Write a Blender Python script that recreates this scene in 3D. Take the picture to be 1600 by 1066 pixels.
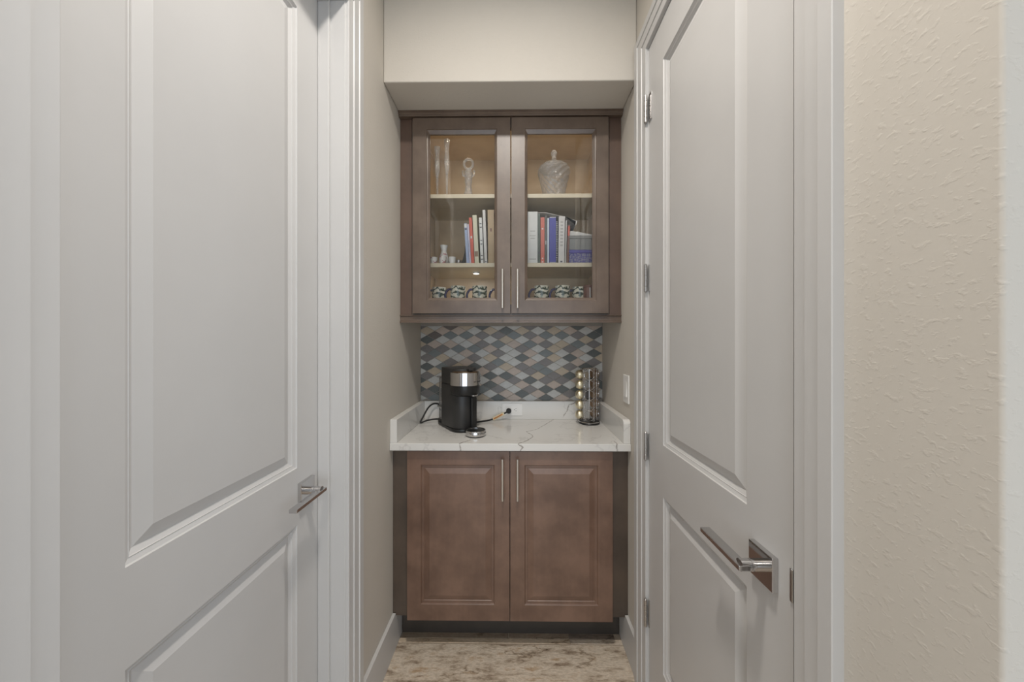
import bpy, bmesh, math, random
from mathutils import Vector, Matrix
random.seed(7)
for o in list(bpy.data.objects):
    bpy.data.objects.remove(o)
S = bpy.context.scene
C = S.collection
PI = math.pi

# ---------------------------------------------------------------- camera, world, lights, exposure
H = 1.356
cam_d = bpy.data.cameras.new('camera'); cam = bpy.data.objects.new('camera', cam_d); C.objects.link(cam)
cam_d.sensor_width = 36.0; cam_d.lens = 36.0 * 535.0 / 1600.0; cam_d.clip_start = 0.01
cam.location = (0, 0, H); cam.rotation_euler = (PI / 2, 0, 6.0 / 535.0)
S.camera = cam
S.view_settings.view_transform = 'Standard'; S.view_settings.look = 'None'
S.view_settings.gamma = 1.0; S.view_settings.use_curve_mapping = False
S.view_settings.exposure = 0.15
S.cycles.transparent_max_bounces = 24
W = bpy.data.worlds.new('world'); S.world = W; W.use_nodes = True
W.node_tree.nodes['Background'].inputs[0].default_value = (0.75, 0.87, 1.0, 1)
W.node_tree.nodes['Background'].inputs[1].default_value = 1.0
def area(name, loc, rot, sx, sy, power, col, shape='RECTANGLE', spread=PI):
    d = bpy.data.lights.new(name, 'AREA'); d.shape = shape; d.size = sx; d.size_y = sy
    d.energy = power; d.color = col; d.spread = spread
    o = bpy.data.objects.new(name, d); C.objects.link(o); o.location = loc; o.rotation_euler = rot
    return o
WARM = (1.0, 0.94, 0.865)
SP = math.radians(150)
area('ceiling_downlight_hall', (-0.05, 0.42, 3.035), (0, 0, 0), 0.16, 0.16, 16.5, WARM, 'DISK', SP)
area('ceiling_downlight_room_right', (0.95, -0.10, 3.035), (0, 0, 0), 0.16, 0.16, 4, WARM, 'DISK', SP)
area('ceiling_downlight_room_left', (-1.05, -0.90, 3.035), (0, 0, 0), 0.16, 0.16, 3, WARM, 'DISK', SP)
area('ceiling_downlight_room_rear', (-0.08, -1.90, 3.035), (0, 0, 0), 0.16, 0.16, 15, WARM, 'DISK')
area('window_daylight', (2.72, -1.7, 1.55), (0, PI / 2, 0), 2.1, 2.6, 18, (0.62, 0.79, 1.0))
area('glass_door_daylight', (-0.05, -3.52, 1.05), (PI / 2, 0, 0), 3.6, 2.05, 36, (0.80, 0.90, 1.0))

# ---------------------------------------------------------------- materials
def new_mat(name):
    m = bpy.data.materials.new(name); m.use_nodes = True
    nt = m.node_tree
    return m, nt, nt.nodes['Principled BSDF']
def N(nt, t, **kw):
    n = nt.nodes.new(t)
    for k, v in kw.items():
        setattr(n, k, v)
    return n
def ramp(nt, fac, stops):
    r = N(nt, 'ShaderNodeValToRGB')
    el = r.color_ramp.elements
    while len(el) < len(stops): el.new(0.5)
    for e, (p, c) in zip(el, stops):
        e.position = p; e.color = (*c, 1)
    nt.links.new(fac, r.inputs[0])
    return r.outputs[0]
def noise(nt, scale, detail=4, rough=0.55, vec=None, stretch=None):
    tc = N(nt, 'ShaderNodeTexCoord')
    src = tc.outputs['Object'] if vec is None else vec
    if stretch:
        mp = N(nt, 'ShaderNodeMapping'); mp.inputs['Scale'].default_value = stretch
        nt.links.new(src, mp.inputs[0]); src = mp.outputs[0]
    n = N(nt, 'ShaderNodeTexNoise'); n.inputs['Scale'].default_value = scale
    n.inputs['Detail'].default_value = detail; n.inputs['Roughness'].default_value = rough
    nt.links.new(src, n.inputs['Vector'])
    return n.outputs['Fac']
def bump(nt, b, h, strength, dist):
    bp = N(nt, 'ShaderNodeBump'); bp.inputs['Strength'].default_value = strength; bp.inputs['Distance'].default_value = dist
    nt.links.new(h, bp.inputs['Height']); nt.links.new(bp.outputs[0], b.inputs['Normal'])
    return bp
def plain(name, col, rough=0.5, metal=0.0, var=0.06, scale=30, spec=0.5, coat=0.0):
    m, nt, b = new_mat(name)
    f = noise(nt, scale)
    lo = tuple(c * (1 - var) for c in col); hi = tuple(min(1, c * (1 + var)) for c in col)
    nt.links.new(ramp(nt, f, [(0.3, lo), (0.7, hi)]), b.inputs['Base Color'])
    b.inputs['Roughness'].default_value = rough; b.inputs['Metallic'].default_value = metal
    b.inputs['Specular IOR Level'].default_value = spec; b.inputs['Coat Weight'].default_value = coat
    return m
def wall_mat(name, col):
    m, nt, b = new_mat(name)
    b.inputs['Roughness'].default_value = 0.75
    f0 = noise(nt, 3.0, 2)
    nt.links.new(ramp(nt, f0, [(0.3, tuple(c * 0.98 for c in col)), (0.7, col)]), b.inputs['Base Color'])
    a = noise(nt, 95, 3, 0.5, stretch=(1, 1, 1.4))
    r = N(nt, 'ShaderNodeMapRange'); r.inputs['From Min'].default_value = 0.55; r.inputs['From Max'].default_value = 0.70
    nt.links.new(a, r.inputs['Value'])
    f2 = noise(nt, 210, 3)
    ad = N(nt, 'ShaderNodeMath', operation='MULTIPLY_ADD'); ad.inputs[1].default_value = 0.35
    nt.links.new(f2, ad.inputs[0]); nt.links.new(r.outputs[0], ad.inputs[2])
    bump(nt, b, ad.outputs[0], 0.25, 0.0011)
    return m
def wood_mat(name, dark, light, rough=0.42, grain='Z'):
    m, nt, b = new_mat(name)
    big = noise(nt, 7.0, 4, 0.6)
    st = (45, 45, 3.5) if grain == 'Z' else (3.5, 45, 45)
    fine = noise(nt, 1.6, 5, 0.6, stretch=st)
    mx = N(nt, 'ShaderNodeMath', operation='MULTIPLY_ADD'); mx.inputs[1].default_value = 0.14
    nt.links.new(fine, mx.inputs[0]); 
    sc = N(nt, 'ShaderNodeMath', operation='MULTIPLY'); sc.inputs[1].default_value = 0.86
    nt.links.new(big, sc.inputs[0]); nt.links.new(sc.outputs[0], mx.inputs[2])
    nt.links.new(ramp(nt, mx.outputs[0], [(0.36, dark), (0.64, light)]), b.inputs['Base Color'])
    b.inputs['Roughness'].default_value = rough; b.inputs['Coat Weight'].default_value = 0.7; b.inputs['Coat Roughness'].default_value = 0.38
    bump(nt, b, fine, 0.05, 0.0006)
    return m
M = {}
M['wall'] = wall_mat('greige_textured_paint', (0.61, 0.57, 0.51))
M['ceiling'] = wall_mat('ceiling_paint', (0.74, 0.72, 0.69))
M['trim'] = plain('white_satin_paint', (0.595, 0.588, 0.580), 0.38, var=0.015, scale=6)
M['wood'] = wood_mat('stained_maple', (0.125, 0.067, 0.043), (0.205, 0.118, 0.080), 0.40)
M['wood_upper'] = wood_mat('stained_maple_reflection_tint', (0.100, 0.067, 0.047), (0.156, 0.110, 0.081), 0.40)  # same maple as the base doors, grey of room reflections put into the colour
M['wood_h'] = wood_mat('stained_maple_horizontal', (0.100, 0.067, 0.047), (0.156, 0.110, 0.081), 0.40, 'X')  # crown and light rail: the same reflected grey mixed into the stain colour
M['wood_strip'] = wood_mat('stained_maple_strip', (0.085, 0.050, 0.035), (0.130, 0.078, 0.055), 0.45)
M['filler'] = wood_mat('stained_filler', (0.060, 0.042, 0.030), (0.095, 0.066, 0.047), 0.5)
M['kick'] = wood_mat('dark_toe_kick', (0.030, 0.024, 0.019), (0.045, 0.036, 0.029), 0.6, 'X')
M['maple'] = wood_mat('natural_maple_laminate', (0.55, 0.41, 0.255), (0.66, 0.51, 0.335), 0.5, 'X')
M['shelf'] = wood_mat('shelf_maple', (0.62, 0.54, 0.40), (0.70, 0.62, 0.47), 0.45, 'X')
M['chrome'] = plain('polished_chrome', (0.62, 0.61, 0.61), 0.10, 1.0, 0.02)
M['nickel'] = plain('brushed_nickel', (0.70, 0.66, 0.60), 0.33, 1.0, 0.03, 80)
M['hinge'] = plain('satin_nickel_hinge', (0.50, 0.49, 0.48), 0.28, 1.0, 0.03, 60)
M['black'] = plain('black_plastic', (0.012, 0.012, 0.012), 0.32, var=0.1)
M['charcoal'] = plain('charcoal_plastic', (0.028, 0.027, 0.026), 0.42, var=0.1, scale=200)
M['rubber'] = plain('black_rubber', (0.010, 0.010, 0.010), 0.5)
M['brownglass'] = plain('bronze_lid_top', (0.16, 0.11, 0.07), 0.12, 0.6, 0.05)
M['plate'] = plain('white_plastic', (0.83, 0.82, 0.80), 0.35, var=0.01)
M['slot'] = plain('dark_slot', (0.03, 0.03, 0.03), 0.6)
M['orange'] = plain('orange_label', (0.75, 0.30, 0.05), 0.5)
M['cream'] = plain('cream_label', (0.75, 0.68, 0.50), 0.5)
M['gold'] = plain('gold_foil', (0.78, 0.71, 0.53), 0.36, 1.0, 0.10, 90)
M['copper'] = plain('copper_foil', (0.42, 0.30, 0.21), 0.38, 1.0, 0.10, 90)
M['grout'] = plain('grey_grout', (0.36, 0.33, 0.295), 0.85)
M['floorgrout'] = plain('floor_grout', (0.40, 0.33, 0.26), 0.85)
TILE = {'W': (0.53, 0.53, 0.51), 'T': (0.49, 0.41, 0.31), 'P': (0.50, 0.415, 0.355), 'D': (0.115, 0.125, 0.120),
        'G': (0.185, 0.205, 0.205), 'M': (0.205, 0.190, 0.184), 'B': (0.15, 0.125, 0.11)}
for k, c in TILE.items():
    M['tile' + k] = plain('mosaic_stone_' + k.lower(), c, 0.42, var=0.10, scale=45)
def glass_mat(name, tint, f0, rough=0.02, white=0.0, bumpscale=0, weight=0.5, bstr=0.6):
    m = bpy.data.materials.new(name); m.use_nodes = True; nt = m.node_tree
    nt.nodes.remove(nt.nodes['Principled BSDF']); out = nt.nodes['Material Output']
    tr = N(nt, 'ShaderNodeBsdfTransparent'); tr.inputs[0].default_value = (*tint, 1)
    gl = N(nt, 'ShaderNodeBsdfGlossy'); gl.inputs['Roughness'].default_value = rough
    lw = N(nt, 'ShaderNodeLayerWeight'); lw.inputs['Blend'].default_value = weight
    mr = N(nt, 'ShaderNodeMapRange'); mr.inputs['To Min'].default_value = f0; mr.inputs['To Max'].default_value = 0.75
    nt.links.new(lw.outputs['Fresnel'], mr.inputs['Value'])
    mix = N(nt, 'ShaderNodeMixShader'); nt.links.new(mr.outputs[0], mix.inputs[0])
    nt.links.new(tr.outputs[0], mix.inputs[1]); nt.links.new(gl.outputs[0], mix.inputs[2])
    fin = mix
    if white > 0:
        df = N(nt, 'ShaderNodeBsdfDiffuse'); df.inputs[0].default_value = (0.85, 0.86, 0.88, 1)
        m2 = N(nt, 'ShaderNodeMixShader'); m2.inputs[0].default_value = white
        nt.links.new(mix.outputs[0], m2.inputs[1]); nt.links.new(df.outputs[0], m2.inputs[2]); fin = m2
    if bumpscale:
        tc = N(nt, 'ShaderNodeTexCoord'); v = N(nt, 'ShaderNodeTexVoronoi'); v.inputs['Scale'].default_value = bumpscale
        nt.links.new(tc.outputs['Object'], v.inputs['Vector'])
        bp = N(nt, 'ShaderNodeBump'); bp.inputs['Strength'].default_value = bstr; bp.inputs['Distance'].default_value = 0.004
        nt.links.new(v.outputs['Distance'], bp.inputs['Height'])
        nt.links.new(bp.outputs[0], gl.inputs['Normal']); nt.links.new(bp.outputs[0], lw.inputs['Normal'])
    nt.links.new(fin.outputs[0], out.inputs[0])
    return m
M['glass'] = glass_mat('clear_pane', (0.995, 0.998, 0.995), 0.012, 0.01, weight=0.3)
M['crystal'] = glass_mat('cut_crystal', (0.96, 0.965, 0.97), 0.07, 0.08, 0.12, 160, 0.30, 0.35)
M['clearplastic'] = glass_mat('clear_plastic', (0.90, 0.89, 0.88), 0.08, 0.08, 0.06)

def seg_dist(nt, P, A, B):
    A = Vector(A); BA = Vector(B) - A; L2 = max(BA.dot(BA), 1e-9)
    s = N(nt, 'ShaderNodeVectorMath', operation='SUBTRACT'); nt.links.new(P, s.inputs[0]); s.inputs[1].default_value = A
    d = N(nt, 'ShaderNodeVectorMath', operation='DOT_PRODUCT'); nt.links.new(s.outputs[0], d.inputs[0]); d.inputs[1].default_value = BA
    h = N(nt, 'ShaderNodeMath', operation='MULTIPLY', use_clamp=True); nt.links.new(d.outputs['Value'], h.inputs[0]); h.inputs[1].default_value = 1 / L2
    k = N(nt, 'ShaderNodeVectorMath', operation='SCALE'); k.inputs[0].default_value = BA; nt.links.new(h.outputs[0], k.inputs['Scale'])
    r = N(nt, 'ShaderNodeVectorMath', operation='SUBTRACT'); nt.links.new(s.outputs[0], r.inputs[0]); nt.links.new(k.outputs[0], r.inputs[1])
    l = N(nt, 'ShaderNodeVectorMath', operation='LENGTH'); nt.links.new(r.outputs[0], l.inputs[0])
    return l.outputs['Value']
def quartz():
    m, nt, b = new_mat('veined_white_quartz')
    T = 0.9166; YF = 1.463; YS = 1.922
    lines = [[(.207, 1.911, T), (.149, 1.792, T), (.110, 1.71, T), (.082, 1.684, T), (.050, 1.659, T), (.0813, 1.581, T), (.0496, 1.509, T), (.012, YF, T), (.027, YF, .902), (.019, YF, .888)],
             [(-.204, 1.517, T), (-.243, YF, T), (-.236, YF, .888)],
             [(.4287, 1.502, T), (.431, YF, T), (.432, YF, .886)],
             [(.345, YS, 1.017), (.298, YS, .997), (.291, YS, .972), (.262, YS, .929)]]
    tc = N(nt, 'ShaderNodeTexCoord')
    ns = N(nt, 'ShaderNodeTexNoise'); ns.inputs['Scale'].default_value = 45; nt.links.new(tc.outputs['Object'], ns.inputs['Vector'])
    sb = N(nt, 'ShaderNodeVectorMath', operation='SUBTRACT'); nt.links.new(ns.outputs['Color'], sb.inputs[0]); sb.inputs[1].default_value = (.5, .5, .5)
    sc = N(nt, 'ShaderNodeVectorMath', operation='SCALE'); nt.links.new(sb.outputs[0], sc.inputs[0]); sc.inputs['Scale'].default_value = 0.016
    ad = N(nt, 'ShaderNodeVectorMath', operation='ADD'); nt.links.new(tc.outputs['Object'], ad.inputs[0]); nt.links.new(sc.outputs[0], ad.inputs[1])
    cur = None
    for ln in lines:
        for a, c in zip(ln, ln[1:]):
            d = seg_dist(nt, ad.outputs[0], a, c)
            if cur is None: cur = d
            else:
                mn = N(nt, 'ShaderNodeMath', operation='MINIMUM'); nt.links.new(cur, mn.inputs[0]); nt.links.new(d, mn.inputs[1]); cur = mn.outputs[0]
    mr = N(nt, 'ShaderNodeMapRange'); mr.inputs['From Min'].default_value = 0.0008; mr.inputs['From Max'].default_value = 0.0042
    mr.inputs['To Min'].default_value = 0.0; mr.inputs['To Max'].default_value = 1.0
    nt.links.new(cur, mr.inputs['Value'])
    # faint secondary veins
    n2 = N(nt, 'ShaderNodeTexNoise'); n2.inputs['Scale'].default_value = 4.5; n2.inputs['Detail'].default_value = 6
    nt.links.new(tc.outputs['Object'], n2.inputs['Vector'])
    s2 = N(nt, 'ShaderNodeMath', operation='SUBTRACT'); nt.links.new(n2.outputs['Fac'], s2.inputs[0]); s2.inputs[1].default_value = 0.5
    ab = N(nt, 'ShaderNodeMath', operation='ABSOLUTE'); nt.links.new(s2.outputs[0], ab.inputs[0])
    faint = ramp(nt, ab.outputs[0], [(0.0, (0.62, 0.61, 0.59)), (0.012, (0.72, 0.71, 0.685))])
    mx = N(nt, 'ShaderNodeMixRGB'); nt.links.new(mr.outputs[0], mx.inputs[0])
    mx.inputs[1].default_value = (0.30, 0.275, 0.25, 1); nt.links.new(faint, mx.inputs[2])
    nt.links.new(mx.outputs[0], b.inputs['Base Color']); b.inputs['Roughness'].default_value = 0.16
    return m
M['quartz'] = quartz()
def plank_mat(name, cols, off):
    m, nt, b = new_mat(name)
    tc = N(nt, 'ShaderNodeTexCoord'); mp = N(nt, 'ShaderNodeMapping'); mp.inputs['Location'].default_value = off
    mp.inputs['Scale'].default_value = (1, 3.2, 1); nt.links.new(tc.outputs['Object'], mp.inputs[0])
    big = noise(nt, 7, 10, 0.74, mp.outputs[0])
    col = ramp(nt, big, [(0.36, cols[0]), (0.46, cols[1]), (0.54, cols[2]), (0.64, cols[3])])
    n2 = noise(nt, 3.2, 7, 0.6, mp.outputs[0])
    s2 = N(nt, 'ShaderNodeMath', operation='SUBTRACT'); nt.links.new(n2, s2.inputs[0]); s2.inputs[1].default_value = 0.5
    ab = N(nt, 'ShaderNodeMath', operation='ABSOLUTE'); nt.links.new(s2.outputs[0], ab.inputs[0])
    gate = noise(nt, 2.4, 2, 0.5, mp.outputs[0])
    gm = N(nt, 'ShaderNodeMapRange'); gm.inputs['From Min'].default_value = 0.38; gm.inputs['From Max'].default_value = 0.52; gm.inputs['To Min'].default_value = 0.05; gm.inputs['To Max'].default_value = 0.0
    nt.links.new(gate, gm.inputs['Value'])
    sm = N(nt, 'ShaderNodeMath', operation='ADD'); nt.links.new(ab.outputs[0], sm.inputs[0]); nt.links.new(gm.outputs[0], sm.inputs[1])
    cr = ramp(nt, sm.outputs[0], [(0.0, (0.22, 0.17, 0.13)), (0.010, (0.75, 0.70, 0.64)), (0.026, (1, 1, 1))])
    mx = N(nt, 'ShaderNodeMixRGB', blend_type='MULTIPLY'); mx.inputs[0].default_value = 0.75
    nt.links.new(col, mx.inputs[1]); nt.links.new(cr, mx.inputs[2])
    fine = noise(nt, 60, 3, 0.6, mp.outputs[0])
    mx2 = N(nt, 'ShaderNodeMixRGB', blend_type='MULTIPLY'); mx2.inputs[0].default_value = 0.5
    nt.links.new(mx.outputs[0], mx2.inputs[1]); nt.links.new(ramp(nt, fine, [(0.35, (0.6, 0.58, 0.55)), (0.6, (1, 1, 1))]), mx2.inputs[2])
    nt.links.new(mx2.outputs[0], b.inputs['Base Color']); b.inputs['Roughness'].default_value = 0.5
    bump(nt, b, big, 0.1, 0.002)
    return m
PL = [(0.25, 0.18, 0.125), (0.57, 0.475, 0.37), (0.72, 0.63, 0.52), (0.50, 0.365, 0.24)]
for i in range(4):
    M['plank%d' % i] = plank_mat('distressed_wood_tile_%d' % i, PL, (i * 1.7 + .3, i * 2.3, 0))
M['plankdark'] = plank_mat('dark_wood_tile', [(0.14, 0.11, 0.09), (0.20, 0.16, 0.13), (0.25, 0.20, 0.16), (0.17, 0.12, 0.09)], (2, 5, 0))
M['plankbrown'] = plank_mat('brown_wood_tile', [(0.24, 0.18, 0.13), (0.30, 0.235, 0.175), (0.34, 0.27, 0.20), (0.29, 0.21, 0.15)], (4, 1, 0))
M['planklight'] = plank_mat('pale_wood_tile', [(0.46, 0.35, 0.24), (0.60, 0.48, 0.35), (0.66, 0.54, 0.41), (0.55, 0.42, 0.28)], (7, 3, 0))
def mug_mat():
    m, nt, b = new_mat('swirl_glazed_ceramic')
    tc = N(nt, 'ShaderNodeTexCoord')
    ns = N(nt, 'ShaderNodeTexNoise'); ns.inputs['Scale'].default_value = 30; nt.links.new(tc.outputs['Object'], ns.inputs['Vector'])
    w = N(nt, 'ShaderNodeTexWave', wave_type='RINGS'); w.inputs['Scale'].default_value = 14; w.inputs['Distortion'].default_value = 7; w.inputs['Detail Scale'].default_value = 3
    nt.links.new(tc.outputs['Object'], w.inputs['Vector'])
    v = N(nt, 'ShaderNodeTexVoronoi'); v.inputs['Scale'].default_value = 45; nt.links.new(tc.outputs['Object'], v.inputs['Vector'])
    c1 = ramp(nt, w.outputs['Fac'], [(0.22, (0.08, 0.11, 0.09)), (0.34, (0.80, 0.77, 0.66))])
    c2 = ramp(nt, ns.outputs['Fac'], [(0.38, (0.20, 0.26, 0.16)), (0.46, (0.9, 0.9, 0.9)), (0.6, (0.9, 0.9, 0.88)), (0.66, (0.25, 0.33, 0.42))])
    mx = N(nt, 'ShaderNodeMixRGB', blend_type='MULTIPLY'); mx.inputs[0].default_value = 0.8
    nt.links.new(c1, mx.inputs[1]); nt.links.new(c2, mx.inputs[2]); nt.links.new(mx.outputs[0], b.inputs['Base Color'])
    b.inputs['Roughness'].default_value = 0.2
    return m
M['mug'] = mug_mat()
M['mugblue'] = plain('navy_glaze', (0.035, 0.035, 0.11), 0.2)
def spot_mat(name, base, spots, scale, thr):
    m, nt, b = new_mat(name)
    f = noise(nt, scale, 3)
    nt.links.new(ramp(nt, f, [(thr, base), (thr + 0.05, spots)]), b.inputs['Base Color']); b.inputs['Roughness'].default_value = 0.25
    return m
M['sake'] = spot_mat('blossom_porcelain', (0.74, 0.72, 0.69), (0.45, 0.24, 0.25), 60, 0.54)
M['porcelain'] = plain('white_porcelain', (0.74, 0.74, 0.72), 0.22, var=0.02)
M['bluebox'] = spot_mat('blue_patterned_card', (0.10, 0.10, 0.30), (0.26, 0.26, 0.36), 130, 0.48)
def book_col(name, c): M[name] = plain(name + '_cover', c, 0.45, var=0.05)
for n, c in dict(b_white=(.72, .72, .70), b_lightblue=(.38, .46, .66), b_lilac=(.62, .58, .70), b_red=(.62, .13, .09), b_cream=(.66, .64, .50),
                 b_tan=(.46, .34, .21), b_green=(.10, .13, .11), b_dark=(.13, .13, .12), b_paleblue=(.58, .66, .76), b_blue=(.085, .09, .36),
                 b_grey=(.48, .47, .45), b_brown=(.20, .10, .08), b_page=(.70, .67, .60), b_ink=(.10, .10, .12), b_greybox=(.26, .265, .26),
                 b_label=(.30, .20, .14), b_pale=(.68, .66, .64), b_bluetop=(.10, .09, .36), b_pink=(.62, .18, .14)).items():
    book_col(n, c)
def emis(name, col, st):
    m, nt, b = new_mat(name); b.inputs['Emission Color'].default_value = (*col, 1); b.inputs['Emission Strength'].default_value = st
    b.inputs['Base Color'].default_value = (*col, 1)
    return m
M['led'] = emis('led_diffuser', (1, 0.98, 0.95), 2.2)

# ---------------------------------------------------------------- builders
def link(name, me, mat, parent=None, smooth=False):
    o = bpy.data.objects.new(name, me); C.objects.link(o)
    if mat: me.materials.append(M[mat] if isinstance(mat, str) else mat)
    if smooth:
        for p in me.polygons: p.use_smooth = True
    if parent is not None:
        o.parent = parent
        if 'anchor' in parent and parent.get('worldkids'):
            o.matrix_parent_inverse = Matrix.Translation(-parent.location)
    return o
def from_bm(bm, name):
    bmesh.ops.recalc_face_normals(bm, faces=bm.faces)
    me = bpy.data.meshes.new(name); bm.to_mesh(me); bm.free(); return me
def add_box(bm, a, b):
    x0, y0, z0 = a; x1, y1, z1 = b
    v = [bm.verts.new(p) for p in ((x0, y0, z0), (x1, y0, z0), (x1, y1, z0), (x0, y1, z0), (x0, y0, z1), (x1, y0, z1), (x1, y1, z1), (x0, y1, z1))]
    for f in ((0, 3, 2, 1), (4, 5, 6, 7), (0, 1, 5, 4), (1, 2, 6, 5), (2, 3, 7, 6), (3, 0, 4, 7)):
        bm.faces.new([v[i] for i in f])
def boxes(name, mat, parent, lst, bev=0.0, seg=2):
    bm = bmesh.new()
    for a, b in lst: add_box(bm, a, b)
    if bev > 0:
        bmesh.ops.bevel(bm, geom=bm.edges[:], offset=bev, segments=seg, affect='EDGES', profile=0.5)
    return link(name, from_bm(bm, name), mat, parent)
def box(name, mat, parent, a, b, bev=0.0, seg=2): return boxes(name, mat, parent, [(a, b)], bev, seg)
def prism(name, mat, parent, poly, axis, a, b, bev=0.0, smooth=False):
    """poly of 2-D points extruded along axis from a to b; axis x: (y,z), y: (x,z), z: (x,y)"""
    bm = bmesh.new()
    mk = {'x': lambda p, t: (t, p[0], p[1]), 'y': lambda p, t: (p[0], t, p[1]), 'z': lambda p, t: (p[0], p[1], t)}[axis]
    va = [bm.verts.new(mk(p, a)) for p in poly]; vb = [bm.verts.new(mk(p, b)) for p in poly]
    n = len(poly); bm.faces.new(va); bm.faces.new(vb[::-1])
    for i in range(n): bm.faces.new((va[i], va[(i + 1) % n], vb[(i + 1) % n], vb[i]))
    if bev > 0:
        bmesh.ops.recalc_face_normals(bm, faces=bm.faces)
        es = [e for e in bm.edges if len(e.link_faces) == 2 and e.calc_face_angle(0) > 0.6]
        bmesh.ops.bevel(bm, geom=es, offset=bev, segments=2, affect='EDGES', profile=0.5)
    o = link(name, from_bm(bm, name), mat, parent)
    if smooth: shade(o)
    return o
def shade(o, ang=35):
    me = o.data
    for p in me.polygons: p.use_smooth = True
    me.update()
    bm = bmesh.new(); bm.from_mesh(me)
    for e in bm.edges:
        if len(e.link_faces) == 2 and e.calc_face_angle(0) > math.radians(ang): e.smooth = False
    bm.to_mesh(me); bm.free()
def lathe_bm(bm, prof, n=24, c=(0, 0, 0), mtx=None):
    rings = []
    for r, z in prof:
        ring = []
        for i in range(n):
            a = 2 * PI * i / n
            p = Vector((r * math.cos(a), r * math.sin(a), z))
            if mtx is not None: p = mtx @ p
            ring.append(bm.verts.new(p + Vector(c)))
        rings.append(ring)
    for a, b in zip(rings, rings[1:]):
        for i in range(n): bm.faces.new((a[i], a[(i + 1) % n], b[(i + 1) % n], b[i]))
    bm.faces.new(rings[0][::-1]); bm.faces.new(rings[-1])
def lathe(name, mat, parent, prof, n=24, c=(0, 0, 0), mtx=None):
    bm = bmesh.new(); lathe_bm(bm, prof, n, c, mtx)
    o = link(name, from_bm(bm, name), mat, parent); shade(o); return o
def facet(name, mat, parent, prof, n=24, amp=0.05, twist=0.0):
    bm = bmesh.new(); rings = []
    for k, (r, z) in enumerate(prof):
        rings.append([bm.verts.new((r * (1 + (amp if (i + k) % 2 else -amp)) * math.cos(2 * PI * i / n), r * (1 + (amp if (i + k) % 2 else -amp)) * math.sin(2 * PI * i / n), z)) for i in range(n)])
    for a, b in zip(rings, rings[1:]):
        for i in range(n):
            j = (i + 1) % n
            bm.faces.new((a[i], a[j], b[j])); bm.faces.new((a[i], b[j], b[i]))
    bm.faces.new(rings[0][::-1]); bm.faces.new(rings[-1])
    return link(name, from_bm(bm, name), mat, parent)
def tube_bm(bm, pts, r, n=8, closed=False):
    pts = [Vector(p) for p in pts]; rings = []; m = len(pts); up = Vector((0.13, 0.21, 0.97)).normalized()
    for i, p in enumerate(pts):
        t = (pts[(i + 1) % m] - pts[i - 1]) if closed else (pts[min(i + 1, m - 1)] - pts[max(i - 1, 0)])
        t.normalize(); a = t.cross(up)
        if a.length < 1e-3: a = t.cross(Vector((1, 0, 0)))
        a.normalize(); b = t.cross(a)
        rings.append([bm.verts.new(p + (a * math.cos(2 * PI * k / n) + b * math.sin(2 * PI * k / n)) * r) for k in range(n)])
    rng = range(m) if closed else range(m - 1)
    for i in rng:
        a, b = rings[i], rings[(i + 1) % m]
        for k in range(n): bm.faces.new((a[k], a[(k + 1) % n], b[(k + 1) % n], b[k]))
    if not closed: bm.faces.new(rings[0][::-1]); bm.faces.new(rings[-1])
def tubes(name, mat, parent, paths, r, n=8, closed=False):
    bm = bmesh.new()
    for p in paths: tube_bm(bm, p, r, n, closed)
    o = link(name, from_bm(bm, name), mat, parent); shade(o, 50); return o
def smooth_path(pts, k=6):
    pts = [Vector(p) for p in pts]; out = []
    for i in range(len(pts) - 1):
        p0 = pts[max(i - 1, 0)]; p1 = pts[i]; p2 = pts[i + 1]; p3 = pts[min(i + 2, len(pts) - 1)]
        for j in range(k):
            t = j / k
            out.append(0.5 * ((2 * p1) + (-p0 + p2) * t + (2 * p0 - 5 * p1 + 4 * p2 - p3) * t * t + (-p0 + 3 * p1 - 3 * p2 + p3) * t ** 3))
    out.append(pts[-1]); return out
def tag(o, label, cat, group=None, kind=None):
    o['label'] = label; o['category'] = cat
    if group: o['group'] = group
    if kind: o['kind'] = kind
    return o
def thing(name, loc, label, cat, group=None, kind=None, world=False, rz=0.0):
    o = bpy.data.objects.new(name, None); C.objects.link(o); o.location = loc; o.rotation_euler = (0, 0, rz)
    o.empty_display_size = 0.05
    if world: o['worldkids'] = 1; o['anchor'] = 1
    return tag(o, label, cat, group, kind)
def clean():
    for o in bpy.data.objects:
        for k in ('worldkids', 'anchor'):
            if k in o: del o[k]
def text_mesh(s, size, ext=0.0004):
    cu = bpy.data.curves.new('lettering', 'FONT'); cu.body = s; cu.size = size; cu.extrude = ext
    cu.align_x = 'CENTER'; cu.align_y = 'CENTER'; cu.resolution_u = 3
    o = bpy.data.objects.new('lettering', cu); C.objects.link(o)
    dg = bpy.context.evaluated_depsgraph_get(); me = bpy.data.meshes.new_from_object(o.evaluated_get(dg))
    bpy.data.objects.remove(o); bpy.data.curves.remove(cu)
    return me

# ---------------------------------------------------------------- the room shell
XL, XR = -0.5432, 0.4917
YB = 1.95; YE = 0.351; ZC = 3.05
ZS, YS_ = 2.417, 1.398           # soffit underside and front
DZ = 2.44                        # door head height
L0, L1 = 0.400, 1.0835           # left door opening (near, far)
R0, R1 = 0.6035, 1.2745          # right door opening
def structure(name, o, label, cat='wall'):
    return tag(o, label, cat, kind='structure')
structure('wall_left', boxes('wall_left', 'wall', None, [((XL - .12, YE, 0), (XL, L0 - .02, ZC)), ((XL - .12, L1 + .02, 0), (XL, YB, ZC)), ((XL - .12, L0 - .02, DZ + .02), (XL, L1 + .02, ZC))]),
          'greige textured wall on the left between white casing and cabinets')
wr = boxes('wall_right', 'wall', None, [((XR, R1 + .02, 0), (XR + .12, YB, ZC)), ((XR, R0 - .02, DZ + .02), (XR + .12, R1 + .02, ZC))])
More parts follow.
